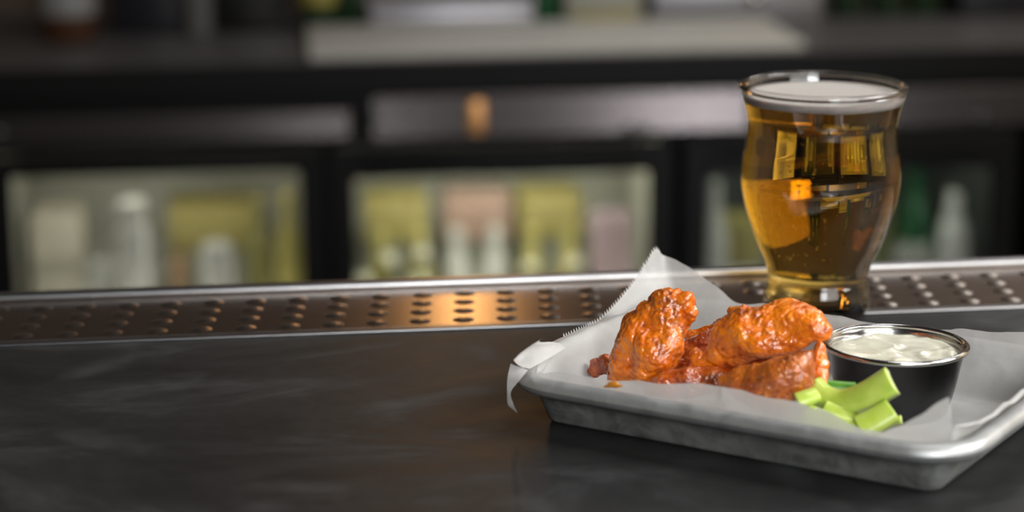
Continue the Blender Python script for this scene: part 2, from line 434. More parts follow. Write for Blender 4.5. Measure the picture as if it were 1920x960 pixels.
for i in range(nu + 1):
    for j in range(nv + 1):
        p = V(*spline([rows_v[k][j] for k in range(len(lat))], i / NU))
        edge = min(1.0, max(0.0, (p.z - 0.002) / 0.012))
        n1 = noise.noise(p * 55 + V(3, 1, 7)); n2 = noise.noise(p * 160 + V(9, 2, 4)); n3 = abs(noise.noise(p * 38 + V(1, 8, 2)))
        amp = 0.0008 + 0.0018 * edge * (1.0 if p.x > -0.06 else 0.55)
        p.z = max(0.0014, p.z + amp * n1 + 0.0004 * n2 * edge + (0.0034 * max(0, 0.42 - n3) * edge if p.x > -0.05 else 0))
        if edge > 0.2 and p.y > 0.01 and p.y < 0.128 and p.x < -0.188: p.x += 0.0012 * n1
        # the sheet lies on the pan's walls and over its rolled rim, never through them
        def wall(z): return -0.0009 if z < 0.0022 else (-0.0009 + (z - 0.0022) * 0.5625 if z < 0.0086 else 0.0027 + (z - 0.0086) * 0.535)
        for ax, sg, lim in ((0, -1, A0), (0, 1, A1), (1, -1, B0), (1, 1, B1)):
            out = sg * (p[ax] - lim)
            if out > 0.0093 and p.z < 0.0260: p.z = 0.0260 if out > 0.0118 or p.z > 0.021 else p.z
            if p.z < 0.0258:
                wl = min(wall(p.z), 0.0078)
                if out > wl: p[ax] = lim + sg * wl
        vs.append(p)
fs = [(i * (nv + 1) + j, (i + 1) * (nv + 1) + j, (i + 1) * (nv + 1) + j + 1, i * (nv + 1) + j + 1) for i in range(nu) for j in range(nv)]
liner = thing('paper_liner', 'white waxed paper sheet lining the pan, peaked at the back left corner', 'paper', TM @ V(-0.1, 0.06, 0.0014), (0, 0, TH))
ofs = V(-0.1, 0.06, 0.0014)
# saw-tooth cut along the left edge
E_ = vs[:nv + 1]
cum = [0.0]
for p, q in zip(E_, E_[1:]): cum.append(cum[-1] + (q - p).length)
jstart = next(j for j in range(nv + 1) if E_[j].y > 0.045)
s = cum[jstart]; k = jstart; tv, tf = [], []
while s < cum[-1] - 0.002:
    def at_s(x):
        j = 0
        while j < nv - 1 and cum[j + 1] < x: j += 1
        return E_[j].lerp(E_[j + 1], (x - cum[j]) / max(1e-9, cum[j + 1] - cum[j]))
    p, q, r_ = at_s(s), at_s(s + 0.0023), at_s(s + 0.0013)
    dr = V(-0.0004, -0.0006, 0.0019)
    n0 = len(tv); tv += [p - V(0, 0, .0006), q - V(0, 0, .0006), r_ + dr]; tf.append((n0, n0 + 1, n0 + 2)); s += 0.0023
mesh('sheet', [p - ofs for p in vs], fs, M['paper'], liner)
mesh('sawtooth_edge', [p - ofs for p in tv], tf, M['paper'], liner, smooth=False)
# torn flaps at the front left corner
def strip(name, rows, amp=0.0006, label=None, k=8):
    n = len(rows[0]); R = [[spline(r, j / k) for j in range((n - 1) * k + 1)] for r in rows]
    m_ = (len(rows) - 1) * k; vv = []
    for i in range(m_ + 1):
        for j in range(len(R[0])):
            p = V(*spline([r[j] for r in R], i / k)); nn = noise.noise(p * 150)
            vv.append(p + V(amp * nn, amp * nn, amp * nn) - ofs)
    w_ = len(R[0])
    ff = [(i * w_ + j, (i + 1) * w_ + j, (i + 1) * w_ + j + 1, i * w_ + j + 1) for i in range(m_) for j in range(w_ - 1)]
    o = mesh(name, vv, ff, M['paper'], liner)
    if label: tag(o, label)
    return o
def T(px, py, b): return tuple(TB(px, py, b))
strip('torn_flap', [[T(992, 692, -.010), T(1010, 682, -.002), T(1035, 668, .010), T(1062, 652, .022)],
                    [T(976, 684, -.016), T(992, 668, -.008), T(1012, 652, .004), T(1044, 642, .016)],
                    [T(963, 676, -.020), T(974, 664, -.014), T(996, 648, -.004), T(1012, 640, .006)],
                    [T(966, 672, -.020), T(985, 655, -.014), T(1005, 642, -.003), T(1022, 632, .006)]], label='crumpled torn corner of the paper')
strip('hanging_flap', [[T(990, 694, -.012), T(975, 687, -.013), T(957, 682, -.014)],
                       [T(973, 714, -.018), T(963, 711, -.018), T(952, 706, -.018)],
                       [T(959, 734, -.019), T(955, 734, -.019), T(951, 732, -.019)],
                       [T(963, 756, -.018), T(958, 757, -.018), T(953, 757, -.018)],
                       [T(970, 775, -.016), T(966, 773, -.016), T(963, 770, -.016)]], 0.0004, 'torn strip of paper hanging over the rim')
strip('paper_fold', [[T(1352, 726, -.010), T(1360, 727, -.0105)], [T(1354, 745, -.0112), T(1361, 746, -.0116)], [T(1355, 764, -.0108), T(1360, 765, -.0112)]], 0.0001)

# ------------------------------------------------------------------ wings
def surface_nets(f, lo, h):
    """polygon surface of the zero level of the sampled field f (numpy, spacing h, origin lo)"""
    neg = f < 0
    nx, ny, nz = f.shape
    cnt = np.zeros((nx - 1, ny - 1, nz - 1)); acc = np.zeros((nx - 1, ny - 1, nz - 1, 3))
    cor = [(a, b, c) for a in (0, 1) for b in (0, 1) for c in (0, 1)]
    sl = lambda a, n: slice(a, n - 1 + a)
    for a in cor:
        for ax in range(3):
            if a[ax]: continue
            b = list(a); b[ax] = 1
            fa = f[sl(a[0], nx), sl(a[1], ny), sl(a[2], nz)]; fb = f[sl(b[0], nx), sl(b[1], ny), sl(b[2], nz)]
            x = (fa < 0) != (fb < 0); t_ = np.where(x, fa / np.where(x, fa - fb, 1), 0)
            for c in range(3): acc[..., c] += np.where(x, a[c] + (t_ if c == ax else 0), 0)
            cnt += x
    act = cnt > 0; idx = -np.ones(act.shape, int); idx[act] = np.arange(act.sum())
    base = np.argwhere(act); vs_ = lo + h * (base + acc[act] / cnt[act][:, None])
    quads = []
    for ax in range(3):
        u, w_ = [(1, 2), (2, 0), (0, 1)][ax]
        A = [slice(None)] * 3; B = [slice(None)] * 3; A[ax] = slice(0, -1); B[ax] = slice(1, None)
        e = neg[tuple(A)] != neg[tuple(B)]; P = np.argwhere(e)
        P = P[(P[:, u] > 0) & (P[:, w_] > 0) & (P[:, u] < f.shape[u] - 1) & (P[:, w_] < f.shape[w_] - 1)]
        if not len(P): continue
        du = np.eye(3, dtype=int)[u]; dw = np.eye(3, dtype=int)[w_]
        q = np.stack([idx[tuple((P - du - dw).T)], idx[tuple((P - dw).T)], idx[tuple(P.T)], idx[tuple((P - du).T)]], 1)
        fl = neg[tuple(P.T)]; q[~fl] = q[~fl][:, ::-1]
        quads.append(q)
    return vs_, np.concatenate(quads)

def wing(name, label, blobs, mt, links=None, rough=0.0006, fine=0.0004, seed=0, h=0.0005, k=0.0021, crust=0.0007):
    """blobs: (pixel x, pixel y, depth on the tray, radius in pixels); melted together, wrinkled and crusted into one piece of chicken"""
    P = []
    for bx, by, b, r in blobs:
        p = TB(bx, by, b); rr = r / 4150.0
        p.z = max(p.z, rr * 0.9 + 0.0022); P.append((np.array(p), rr))
    links = links or [(i, i + 1) for i in range(len(P) - 1)]
    lo = np.min([p - r for p, r in P], 0) - 0.005; hi = np.max([p + r for p, r in P], 0) + 0.005
    n = np.ceil((hi - lo) / h).astype(int) + 1
    G = np.stack(np.meshgrid(*[lo[c] + h * np.arange(n[c]) for c in range(3)], indexing='ij'), -1)
    rs = np.random.RandomState(seed + 40)
    Q = G.copy()
    for fr, am in ((150, 0.0016), (330, 0.0008)):
        for c in range(3):
            d = rs.normal(size=3); d /= np.linalg.norm(d)
            Q[..., c] += am * np.sin(G @ d * fr + rs.uniform(0, 6))
    f = None
    for a, b in links:
        (p, r), (q, s_) = P[a], P[b]; ab = q - p
        t_ = np.clip(((Q - p) @ ab) / max(1e-9, ab @ ab), 0, 1)
        d = np.linalg.norm(Q - p - t_[..., None] * ab, axis=-1) - (r + t_ * (s_ - r))
        if f is None: f = d
        else:
            g = np.clip(0.5 + 0.5 * (d - f) / k, 0, 1); f = d * (1 - g) + f * g - k * g * (1 - g)
    vs_, qs = surface_nets(f, lo, h)
    me2 = bpy.data.meshes.new(name); me2.from_pydata(vs_.tolist(), [], qs.tolist()); me2.materials.append(mt); me2.update()
    sd = V(seed * 3.7, seed * 1.3, seed * 2.1)
    nr = [v_.normal.copy() for v_ in me2.vertices]
    zmin = 1; cen = V(0, 0, 0)
    ax = V(*(P[-1][0] - P[0][0])).normalized()
    brown = []
    for v_, n_ in zip(me2.vertices, nr):
        c = v_.co; w1 = noise.noise(c * 110 + sd); w2 = noise.noise(c * 260 + sd); w3 = noise.noise(c * 700 + sd)
        st = c - ax * c.dot(ax) * 0.75                      # wrinkles run along the piece
        wr = 1 - abs(noise.noise(st * 210 + sd)); wr = max(0, wr - 0.8) * 5
        pt = max(0, noise.noise(c * 75 + sd * 2) + 0.05)     # crusty patches
        d = rough * (1.2 * w1 + 0.7 * w2) - rough * 1.8 * wr * (0.5 + 0.8 * w1) + fine * 0.7 * w3 + crust * pt * 2.2 * max(0, noise.noise(c * 520 + sd) + 0.25)
        brown.append(min(1.0, max(0.0, 1.6 * pt * (0.55 + noise.noise(c * 300 + sd)) + 0.45 * wr * max(0, 0.3 - w1) + 0.10 * w3)))  # browned crust patches, plus crease shade painted along the wrinkles
        v_.co = c + n_ * d
        if v_.co.z < 0.0018: v_.co.z = 0.0018
        zmin = min(zmin, v_.co.z); cen += v_.co
    me2.attributes.new('browning_and_creases', 'FLOAT', 'POINT').data.foreach_set('value', brown)
    cen /= len(me2.vertices); cen.z = zmin
    me2.transform(Matrix.Translation(-cen)); me2.polygons.foreach_set('use_smooth', [True] * len(me2.polygons)); me2.update()
    o = link(name, me2, None, TM @ cen, (0, 0, TH))
    return tag(o, label, 'chicken wing', 'hot sauce wings heaped in the pan')

wing('chicken_wing', 'orange glazed wing standing upright at the left of the heap',
     [(1250, 568, .046, 29), (1282, 566, .047, 19), (1289, 588, .047, 14), (1220, 592, .043, 33), (1204, 617, .041, 37), (1195, 650, .037, 39), (1230, 662, .032, 42),
      (1248, 645, .034, 33), (1180, 682, .035, 35), (1163, 700, .036, 28), (1215, 694, .032, 32), (1264, 606, .050, 24), (1242, 600, .040, 26)], M['wing'],
     [(0, 1), (1, 2), (0, 3), (3, 4), (4, 5), (5, 6), (6, 7), (5, 8), (8, 9), (8, 10), (6, 10), (7, 11), (2, 11), (12, 4), (12, 0)], seed=1)
wing('chicken_wing', 'large orange glazed wing lying across the top of the heap',
     [(1299, 660, .034, 13), (1310, 680, .035, 16), (1338, 670, .038, 24), (1345, 642, .042, 24), (1334, 622, .042, 11), (1376, 642, .042, 40), (1412, 628, .045, 44),
      (1452, 616, .047, 43), (1488, 610, .049, 41), (1510, 606, .05, 35), (1534, 616, .05, 25), (1549, 612, .05, 12), (1440, 642, .042, 34), (1484, 637, .044, 27),
      (1460, 593, .053, 22), (1503, 588, .053, 20), (1400, 602, .052, 20)], M['wing'],
     [(0, 1), (1, 2), (2, 3), (3, 4), (2, 5), (3, 5), (5, 6), (6, 7), (7, 8), (8, 9), (9, 10), (10, 11), (5, 12), (12, 13), (13, 9), (16, 14), (14, 15), (15, 9), (16, 6)], seed=2)
wing('chicken_wing', 'brown fine-crusted wing at the front of the heap beside the celery',
     [(1368, 726, .016, 15), (1400, 722, .017, 24), (1436, 717, .018, 36), (1472, 707, .020, 45), (1492, 694, .022, 39), (1506, 672, .025, 20), (1500, 722, .020, 30), (1465, 738, .018, 30), (1425, 738, .018, 26)],
     M['wing_brown'], [(0, 1), (1, 2), (2, 3), (3, 4), (4, 5), (3, 6), (6, 7), (7, 8), (8, 1)], rough=0.0003, fine=0.0004, crust=0.0007, seed=3)
wing('chicken_wing', 'dark sauce-soaked wing lying flat underneath the large top wing, stretched into the shaded gaps',
     [(1228, 720, .026, 14), (1262, 716, .026, 24), (1300, 712, .028, 27), (1340, 710, .032, 27), (1376, 712, .038, 24), (1318, 698, .050, 26), (1272, 694, .050, 24), (1300, 668, .060, 28), (1330, 650, .062, 28), (1420, 692, .050, 26), (1478, 676, .056, 25), (1518, 662, .058, 20)], M['wing_dark'],
     [(0, 1), (1, 2), (2, 3), (3, 4), (3, 5), (5, 6), (5, 7), (7, 8), (4, 9), (9, 10), (10, 11)], seed=4)  # real dark wing, with extra blobs as dark filler for shaded gaps
wing('chicken_wing', 'small dark wing end poking out at the far left of the heap',
     [(1111, 706, .044, 12), (1122, 694, .046, 16), (1142, 688, .048, 17), (1155, 700, .050, 17)], M['wing_dark'], rough=0.0006, crust=0.0009, seed=5)
wing('chicken_wing', 'orange wing half hidden behind the upright wing and the top wing',
     [(1376, 585, .080, 13), (1394, 590, .080, 16), (1418, 592, .080, 14), (1352, 612, .078, 19), (1322, 619, .076, 17), (1294, 624, .074, 16), (1392, 640, .086, 34), (1340, 645, .090, 30), (1360, 690, .090, 26)],
     M['wing'], [(0, 1), (1, 2), (1, 3), (3, 4), (4, 5), (1, 6), (3, 7), (6, 7), (7, 8)], seed=6)
wing('chicken_wing', 'narrow glossy wing tip squeezed between the brown wing and the cup',
     [(1534, 650, .040, 14), (1542, 676, .036, 16), (1549, 704, .034, 13), (1556, 722, .033, 8), (1533, 716, .036, 14), (1530, 690, .040, 16)], M['wing'], [(0, 1), (1, 2), (2, 3), (1, 4), (0, 5), (5, 4)], seed=7, k=0.0015)
wing('chicken_wing', 'dark bit of wing barely peeking over the back of the cup',
     [(1592, 618, .126, 9), (1622, 613, .126, 8), (1630, 640, .126, 12), (1630, 690, .122, 16)], M['wing_dark'], seed=8)

# sauce smear on the front of the liner
sm_ = []
for k in range(20):
    an = 2 * math.pi * k / 20; rr = 1 + 0.25 * math.sin(3 * an) + 0.15 * math.sin(5 * an + 1)
    sm_.append(TB(1150 + 15 * rr * math.cos(an), 722 + 6 * rr * math.sin(an), -0.0095))
cen = sum(sm_, V(0, 0, 0)) / 20
sauce = plain('hot_sauce', (0.70, 0.26, 0.02), 0.2, coat=0.6)
ring2 = [p + (p - cen) * -0.3 + V(0, -0.0006, 0.0003) for p in sm_]
vv = [p - cen for p in sm_ + ring2] + [V(0, -0.0008, 0.0003)]
ff = [(k, (k + 1) % 20, 20 + (k + 1) % 20, 20 + k) for k in range(20)] + [(20 + k, 20 + (k + 1) % 20, 40) for k in range(20)]
tag(mesh('sauce_smear', vv, ff, sauce, None, loc=TM @ cen, rot=(0, 0, TH)), 'small orange sauce smear on the front edge of the paper', 'sauce')

# ------------------------------------------------------------------ celery
def celery(label, line, half, thick, mt, bow=0.5, facing=(0.0, -0.75, 0.65), taper=(1, 1), arc=150, ends=None):
    """stick with a crescent section swept along a line of (pixel x, pixel y, depth) points"""
    pts = [TB(*p) for p in line]; n = (len(pts) - 1) * 8
    cl = [V(*spline([tuple(p) for p in pts], i / 8)) for i in range(n + 1)]
    secs = []
    for i, p in enumerate(cl):
        tg = (cl[min(i + 1, n)] - cl[max(i - 1, 0)]).normalized()
        nf = Vector(facing); nf = (nf - tg * nf.dot(tg)).normalized(); sd = tg.cross(nf)
        u = i / n; h = (half * (taper[0] * (1 - u) + taper[1] * u)) / 4200.0; th = thick * (0.75 + 0.25 * math.sin(math.pi * min(1, max(0, u))))
        sec = []
        m_ = 14
        for k_ in range(m_ + 1):                      # outer, ribbed
            an = math.radians(-arc / 2 + arc * k_ / m_); rib = 1 + 0.018 * (k_ % 2)
            sec.append(p + sd * (h * math.sin(an) / math.sin(math.radians(arc / 2))) * rib + nf * (bow * h * (math.cos(an)) * rib))
        for k_ in range(m_ + 1):                      # inner hollow
            an = math.radians(arc / 2 - arc * k_ / m_)
            sec.append(p + sd * (h * 0.9 * math.sin(an) / math.sin(math.radians(arc / 2))) + nf * (bow * h * math.cos(an) * 0.55 - th))
        secs.append(sec)
    vs_, fs_ = [], []; q = len(secs[0])
    for s_ in secs: vs_ += s_
    for i in range(n):
        for k_ in range(q):
            k2 = (k_ + 1) % q; fs_.append((i * q + k_, (i + 1) * q + k_, (i + 1) * q + k2, i * q + k2))
    mi = [0] * len(fs_)
    half_q = q // 2
    for base in (0, n * q):
        for k_ in range(half_q - 1):
            fs_.append((base + k_, base + k_ + 1, base + q - 2 - k_, base + q - 1 - k_) if base == 0 else (base + q - 1 - k_, base + q - 2 - k_, base + k_ + 1, base + k_)); mi.append(1)
    zm = min(p.z for p in vs_)
    if zm < 0.002:
        for p in vs_: p.z += 0.002 - zm
        zm = 0.002
    cen = sum(vs_, V(0, 0, 0)) / len(vs_); cen.z = zm
    o = mesh('celery_stick', [p - cen for p in vs_], fs_, [mt, M['celery_cut']], None, True, TM @ cen, (0, 0, TH), mi)
    return tag(o, label, 'celery', 'celery pieces in front of the cup')
celery('longest pale green curved celery stick lying on top of the others', [(1524, 722, .028), (1548, 746, .025), (1583, 754, .024), (1626, 741, .025), (1674, 714, .029)], 29, 0.0042, M['celery'], 0.75, (0.05, -0.7, 0.7), (0.7, 1.0))
celery('short thick celery piece with cut end, lowest and nearest the rim', [(1611, 804, .012), (1640, 789, .016), (1673, 769, .021)], 24, 0.004, M['celery'], 0.6, (0.1, -0.7, 0.6))
celery('small stubby celery end at the far left of the celery', [(1494, 752, .010), (1512, 746, .013), (1530, 740, .017)], 17, 0.004, M['celery'], 0.7, (0.0, -0.6, 0.8))
celery('dark green strip of celery skin leaning against the cup', [(1534, 720, .036), (1565, 724, .040), (1604, 727, .045)], 11, 0.002, M['celery_dark'], 0.5)
celery('flat celery piece half veiled behind the front paper', [(1508, 776, .010), (1555, 792, .010), (1604, 806, .012)], 20, 0.003, M['celery'], 0.4)
celery('bright green celery slice tucked beneath the curved stick', [(1545, 764, .016), (1580, 778, .018), (1606, 784, .022)], 14, 0.003, M['celery'], 0.5)
celery('thin green celery end showing just below the cup', [(1650, 796, .032), (1670, 791, .033), (1690, 786, .034)], 8, 0.002, M['celery'], 0.5)

# ------------------------------------------------------------------ dip cup
CC = V(-0.0594, 0.0944, 0.0019)
cup = thing('dip_cup', 'round stainless steel cup of dip standing in the pan', 'cup', TM @ CC, (0.0, 0.011, 0))
R, RB, HC = 0.0338, 0.0245, 0.0325
co = smooth_prof([(0.0, 0.0), (RB - 0.003, 0.0), (RB, 0.0012), (RB + 0.003, 0.011), (R - 0.0028, 0.0285), (R - 0.0018, 0.0300)], 4)
ci = smooth_prof([(R - 0.0024, 0.0300), (R - 0.0034, 0.0285), (RB + 0.0024, 0.011), (RB - 0.0006, 0.0018), (RB - 0.003, 0.0008), (0.0, 0.0008)], 4)
tag(mesh('outer_wall', *lathe(co, 96), M['cup'], cup), 'outside of the cup with the dark counter reflection in its colour')
mesh('inner_wall', *lathe(ci, 96), M['steel'], cup)
rp = [(R - 0.0016 + 0.0015 * math.cos(2 * math.pi * k / 12), 0.0308 + 0.0013 * math.sin(2 * math.pi * k / 12)) for k in range(12)]
mesh('rolled_rim', *lathe(rp, 96, True), M['steel'], cup)
vs, fs = lathe([(0.0, 0.0)] + [(0.0304 * k / 40, 0.0) for k in range(1, 41)], 120)
for p in vs:
    q = Vector((p.x * 58, p.y * 120, 2.0)); e = min(1, (0.0304 - math.hypot(p.x, p.y)) / 0.004)
    wv = noise.noise(q + V(0.8 * noise.noise(p * 90), 0, 0)); rg = 1 - abs(noise.noise(Vector((p.x * 55, p.y * 110, 7.3))))
    p.z = (0.0011 * wv + 0.0020 * max(0, rg - 0.72) * 2.2) * e + 0.0006 * e
tag(mesh('ranch_dip', vs, fs, M['dip'], None, loc=TM @ (CC + V(0, 0, 0.0272)), rot=(0, 0.011, -0.35)), 'creamy off-white dip with ripples filling the steel cup', 'dip')

# ------------------------------------------------------------------ beer glass
glass = thing('beer_glass', 'curvy beer glass filled with golden lager behind the pan', 'glass', GL + V(0, 0, 0.0019), (0, 0.006, 0))
prof = [(0.0283, 0.0), (0.0288, 0.0020), (0.0282, 0.0060), (0.0272, 0.0125), (0.0268, 0.0172), (0.0284, 0.0240), (0.0336, 0.0358), (0.0388, 0.0515), (0.0415, 0.0630),
        (0.0423, 0.0715), (0.0418, 0.0790), (0.0404, 0.0900), (0.0396, 0.0985), (0.0400, 0.1040), (0.0416, 0.1110), (0.0430, 0.1160), (0.0436, 0.1190)]
def rad(h, P=prof):
    for (r, z), (r2, z2) in zip(P, P[1:]):
        if z <= h <= z2: return r + (r2 - r) * (h - z) / (z2 - z)
    return P[-1][0]
outer = smooth_prof(prof, 5)
WT = 0.0021
inner_pts = [(0.0, 0.0030), (0.012, 0.0030), (0.022, 0.0033), (0.0262, 0.0060), (0.0254, 0.0125), (0.0244, 0.0172), (0.0260, 0.0240)] + [(r - WT, z) for r, z in prof[6:]]
inner = smooth_prof(inner_pts, 5)
bead = [(0.0436 - 0.0009 + 0.0019 * math.cos(a_), 0.1200 + 0.0019 * math.sin(a_)) for a_ in [math.radians(x) for x in (-50, -20, 10, 40, 70, 100, 130, 160, 190, 220)]]
full = [(0.0, 0.0015), (0.018, 0.0012), (0.024, 0.0003)] + outer + bead + inner[::-1]
mesh('glass_vessel', *lathe(full, 128), M['glass'], glass)
beer = thing('lager_beer', 'clear golden lager with a thin white head inside the glass', 'beer', GL + V(0, 0, 0.0019), (0, 0.006, 0))
HB, HF = 0.1128, 0.1166
def grow(P, e): return [(r + e if r > 0.004 else r, z - e * 0.6) for r, z in P]
liq = [p for p in grow(inner, 0.00012) if p[1] < HB - 0.0005] + [(rad(HB) - WT + 0.00012, HB), (0.0, HB)]
mesh('beer_liquid', *lathe(liq, 128), M['beer'], beer)
fr = lambda h: rad(h) - WT + 0.00012
fo = [(0.0, HB - 0.0002), (fr(HB) , HB - 0.0002), (fr(HB + 0.002), HB + 0.002), (fr(HF) , HF), (fr(HF) - 0.003, HF - 0.0004), (0.02, HF - 0.0010), (0.0, HF - 0.0010)]
tag(mesh('foam_head', *lathe(fo, 128), M['foam'], beer), 'thin white foam head')
bm = bmesh.new()
for k in range(130):
    h = random.uniform(0.03, 0.108); an = math.radians(random.gauss(-118, 30)); r_ = (rad(h) - WT) * random.uniform(0.86, 0.965)
    bmesh.ops.create_icosphere(bm, subdivisions=1, radius=random.uniform(0.00035, 0.0008), matrix=Matrix.Translation((r_ * math.cos(an), r_ * math.sin(an), h)))
me = bpy.data.meshes.new('bubbles'); bm.to_mesh(me); bm.free(); me.materials.append(mat_glass('bubble', 0.75)); me.polygons.foreach_set('use_smooth', [True] * len(me.polygons))
tag(link('bubbles', me, beer), kind='stuff')

# ------------------------------------------------------------------ back bar
def bb(s, t, z): return BB @ V(s, t, z)
BR = (0, 0, YAW)
cnt = thing('back_counter', 'dark steel back bar counter top running behind the bar over the coolers', 'counter', bb(0, 0, -0.25), BR)
mesh('counter_top', *bbox(-2.0, 2.0, 0.0, 0.64, -0.006, 0.040, 0.003), M['back_steel'], cnt, smooth=False)
tag(mesh('front_edge', *bbox(-2.0, 2.0, -0.012, 0.0, -0.010, 0.039, 0.002), M['black'], cnt, smooth=False), 'front edge of the counter top, black as the shaded gap below')  # black strip stands in for the shadow under the counter top
CT = -0.21
bo = thing('work_board', 'long pale grey board lying on the back bar counter', 'board', bb(0.078, 0.0, CT), BR)
mesh('slab', *bbox(-0.395, 0.395, 0.0, 0.32, 0.0, 0.014, 0.004), M['board'], bo)

def cooler(label, s0, s1, hz0, hz1, zt, hs0, hs1, header_mat, lightp, lightcol, liner, badge=None):
    """one back bar cooler: window s0..s1, window top zt, header strip hs0..hs1 at heights hz0..hz1"""
    cx = (s0 + s1) / 2; FZ = -1.07
    t_ = thing('bottle_cooler', label, 'cooler', bb(cx, 0, FZ), BR)
    X0, X1 = s0 - 0.043 - cx, s1 + 0.043 - cx; h = lambda z: z - FZ
    w0, w1 = s0 - cx, s1 - cx; zb = -0.86; top = -0.262
    cab = merge(box(X0, X0 + 0.012, 0.03, 0.60, 0.0, h(top)), box(X1 - 0.012, X1, 0.03, 0.60, 0.0, h(top)), box(X0, X1, 0.59, 0.60, 0.0, h(top)),
                box(X0, X1, 0.03, 0.60, h(top) - 0.01, h(top)), box(X0, X1, 0.03, 0.60, 0.0, 0.10))
    mesh('cabinet', *cab, M['black'], t_, smooth=False)
    lin = merge(box(X0 + 0.013, X0 + 0.018, 0.045, 0.58, 0.10, h(top) - 0.012), box(X1 - 0.018, X1 - 0.013, 0.045, 0.58, 0.10, h(top) - 0.012),
                box(X0 + 0.013, X1 - 0.013, 0.575, 0.585, 0.10, h(top) - 0.012), box(X0 + 0.013, X1 - 0.013, 0.045, 0.58, h(top) - 0.017, h(top) - 0.012))
    mesh('liner', *lin, liner, t_, smooth=False)
    zft = h(-0.352)
    fr_ = merge(bbox(X0 + 0.002, w0, 0.0, 0.028, h(zb), zft, 0.004), bbox(w1, X1 - 0.002, 0.0, 0.028, h(zb), zft, 0.004),
                bbox(w0 - 0.004, w1 + 0.004, 0.0, 0.028, h(zt), zft, 0.004), bbox(w0 - 0.004, w1 + 0.004, 0.0, 0.028, h(zb), h(zb) + 0.06, 0.004))
    mesh('fascia', *box(X0, X1, 0.016, 0.029, h(-0.350), h(top)), M['black'], t_, smooth=False)
    d = mesh('door', *fr_, M['black'], t_, smooth=False)
    mesh('pane', *box(w0 - 0.003, w1 + 0.003, 0.012, 0.016, h(zb) + 0.05, h(zt) + 0.003), M['pane'], d, smooth=False)
    mesh('handle', *bbox(w0 + 0.02, w1 - 0.02, -0.016, 0.0, zft - 0.026, zft - 0.010, 0.004), M['black'], d)
    hd = mesh('header_panel', *bbox(hs0 - cx, hs1 - cx, 0.002, 0.0155, h(hz0), h(hz1), 0.004), header_mat, t_, smooth=False)
    if badge:
        for bx, bz, rr in badge:
            v_, f_ = lathe([(0, 0.006), (rr * 0.8, 0.006), (rr, 0.004), (rr, 0.0)], 20)
            mesh('stud', [V(p.x, -p.z, p.y) + V(bx - cx, 0.004, h(bz)) for p in v_], f_, M['cup'], hd)
    sh = []
    for k in range(26):
        x = X0 + 0.025 + (X1 - X0 - 0.05) * k / 25; sh.append(box(x - 0.0012, x + 0.0012, 0.135, 0.56, h(SHZ) - 0.003, h(SHZ)))
    for y in (0.138, 0.3, 0.55): sh.append(box(X0 + 0.019, X1 - 0.019, y - 0.003, y + 0.003, h(SHZ) - 0.008, h(SHZ) - 0.003))
    tag(mesh('wire_shelf', *merge(*sh), M['wire'], t_, smooth=False), kind='stuff')
    o = area('cooler_light', bb(cx, 0.10, top - 0.03), bb(cx, 0.22, -0.62), (X1 - X0) * 0.85, 0.04, lightp, lightcol)
    area('cooler_base_light', bb(cx, 0.045, -0.74), bb(cx, 0.16, -0.55), (X1 - X0) * 0.85, 0.02, lightp * 0.75, lightcol)
    return t_
SHZ = -0.665
liner2 = plain('dim_liner', (0.05, 0.055, 0.05), 0.6)
cooler('left glass-door bottle cooler with beige lit inside and white bottles', -0.785, -0.336, -0.335, -0.288, -0.383, -0.86, -0.253, M['header'], 1.05, (1.0, 0.96, 0.82), M['liner'], [(-0.80, -0.312, 0.010)])
cooler('middle glass-door bottle cooler with yellow bottles inside', -0.2495, 0.2232, -0.338, -0.268, -0.400, -0.222, 0.385, M['header'], 2.2, (1.0, 0.98, 0.84), M['liner'], [(-0.236 + 0.02, -0.30, 0.009), (0.19, -0.331, 0.010), (0.215, -0.331, 0.008)])
cooler('right glass-door bottle cooler with a dim inside, partly behind the beer', 0.319, 0.790, -0.34, -0.275, -0.408, 0.42, 0.92, M['header'], 0.75, (0.95, 1.0, 0.85), liner2, [(0.745, -0.325, 0.009), (0.77, -0.328, 0.010)])
cooler('unseen bright glass-door cooler added past the right end for the beer to refract', 0.92, 1.40, -0.34, -0.275, -0.408, 0.94, 1.44, M['header'], 3.0, (1.0, 0.86, 0.6), M['liner'])  # added out of view so the beer has a bright window to refract
bo_ = tag(mesh('orange_spot_plate', *bbox(-0.014, 0.014, -0.012, 0.0, -0.028, 0.028, 0.005), M['brass'], None, loc=bb(-0.055, 0.002, -0.303), rot=BR), 'small brass plate standing in for the orange lamp spot on the middle cooler header', 'plate')  # orange spot of the warm lamp, built as a plate

# bottles ------------------------------------------------------------
BM = {}
def bmat(name, col, rough=0.25, **kw):
    if name not in BM: BM[name] = plain(name, col, rough, grain=0.05, **kw)
    return BM[name]
BPROF = [(0.0, 0.0), (0.028, 0.0), (0.0305, 0.004), (0.0305, 0.115), (0.029, 0.135), (0.020, 0.165), (0.0145, 0.185), (0.0130, 0.215), (0.0135, 0.222), (0.0135, 0.228), (0.0, 0.228)]
def bottle(name, label, s, t_, z, body, lab, cap, sc=(1, 1), group='bottles in the coolers', cat='bottle', prof_=BPROF):
    r_ = thing(name, label, cat, bb(s, t_, z), BR, group)
    P = [(r * sc[0], h * sc[1]) for r, h in prof_]; hh = P[-1][1]
    mesh('body', *lathe(P, 28), body, r_)
    if lab: mesh('label', *lathe([(P[3][0] + 0.0003, hh * 0.14), (P[3][0] + 0.0006, hh * 0.15), (P[3][0] + 0.0006, hh * 0.45), (P[3][0] + 0.0003, hh * 0.46)], 28), lab, r_)
    if cap: mesh('cap', *lathe([(0.0165 * sc[0], hh - 0.012), (0.0175 * sc[0], hh - 0.004), (0.0155 * sc[0], hh + 0.0015), (0.006, hh + 0.0035), (0.0, hh + 0.0038)], 20), cap, r_)
    return r_
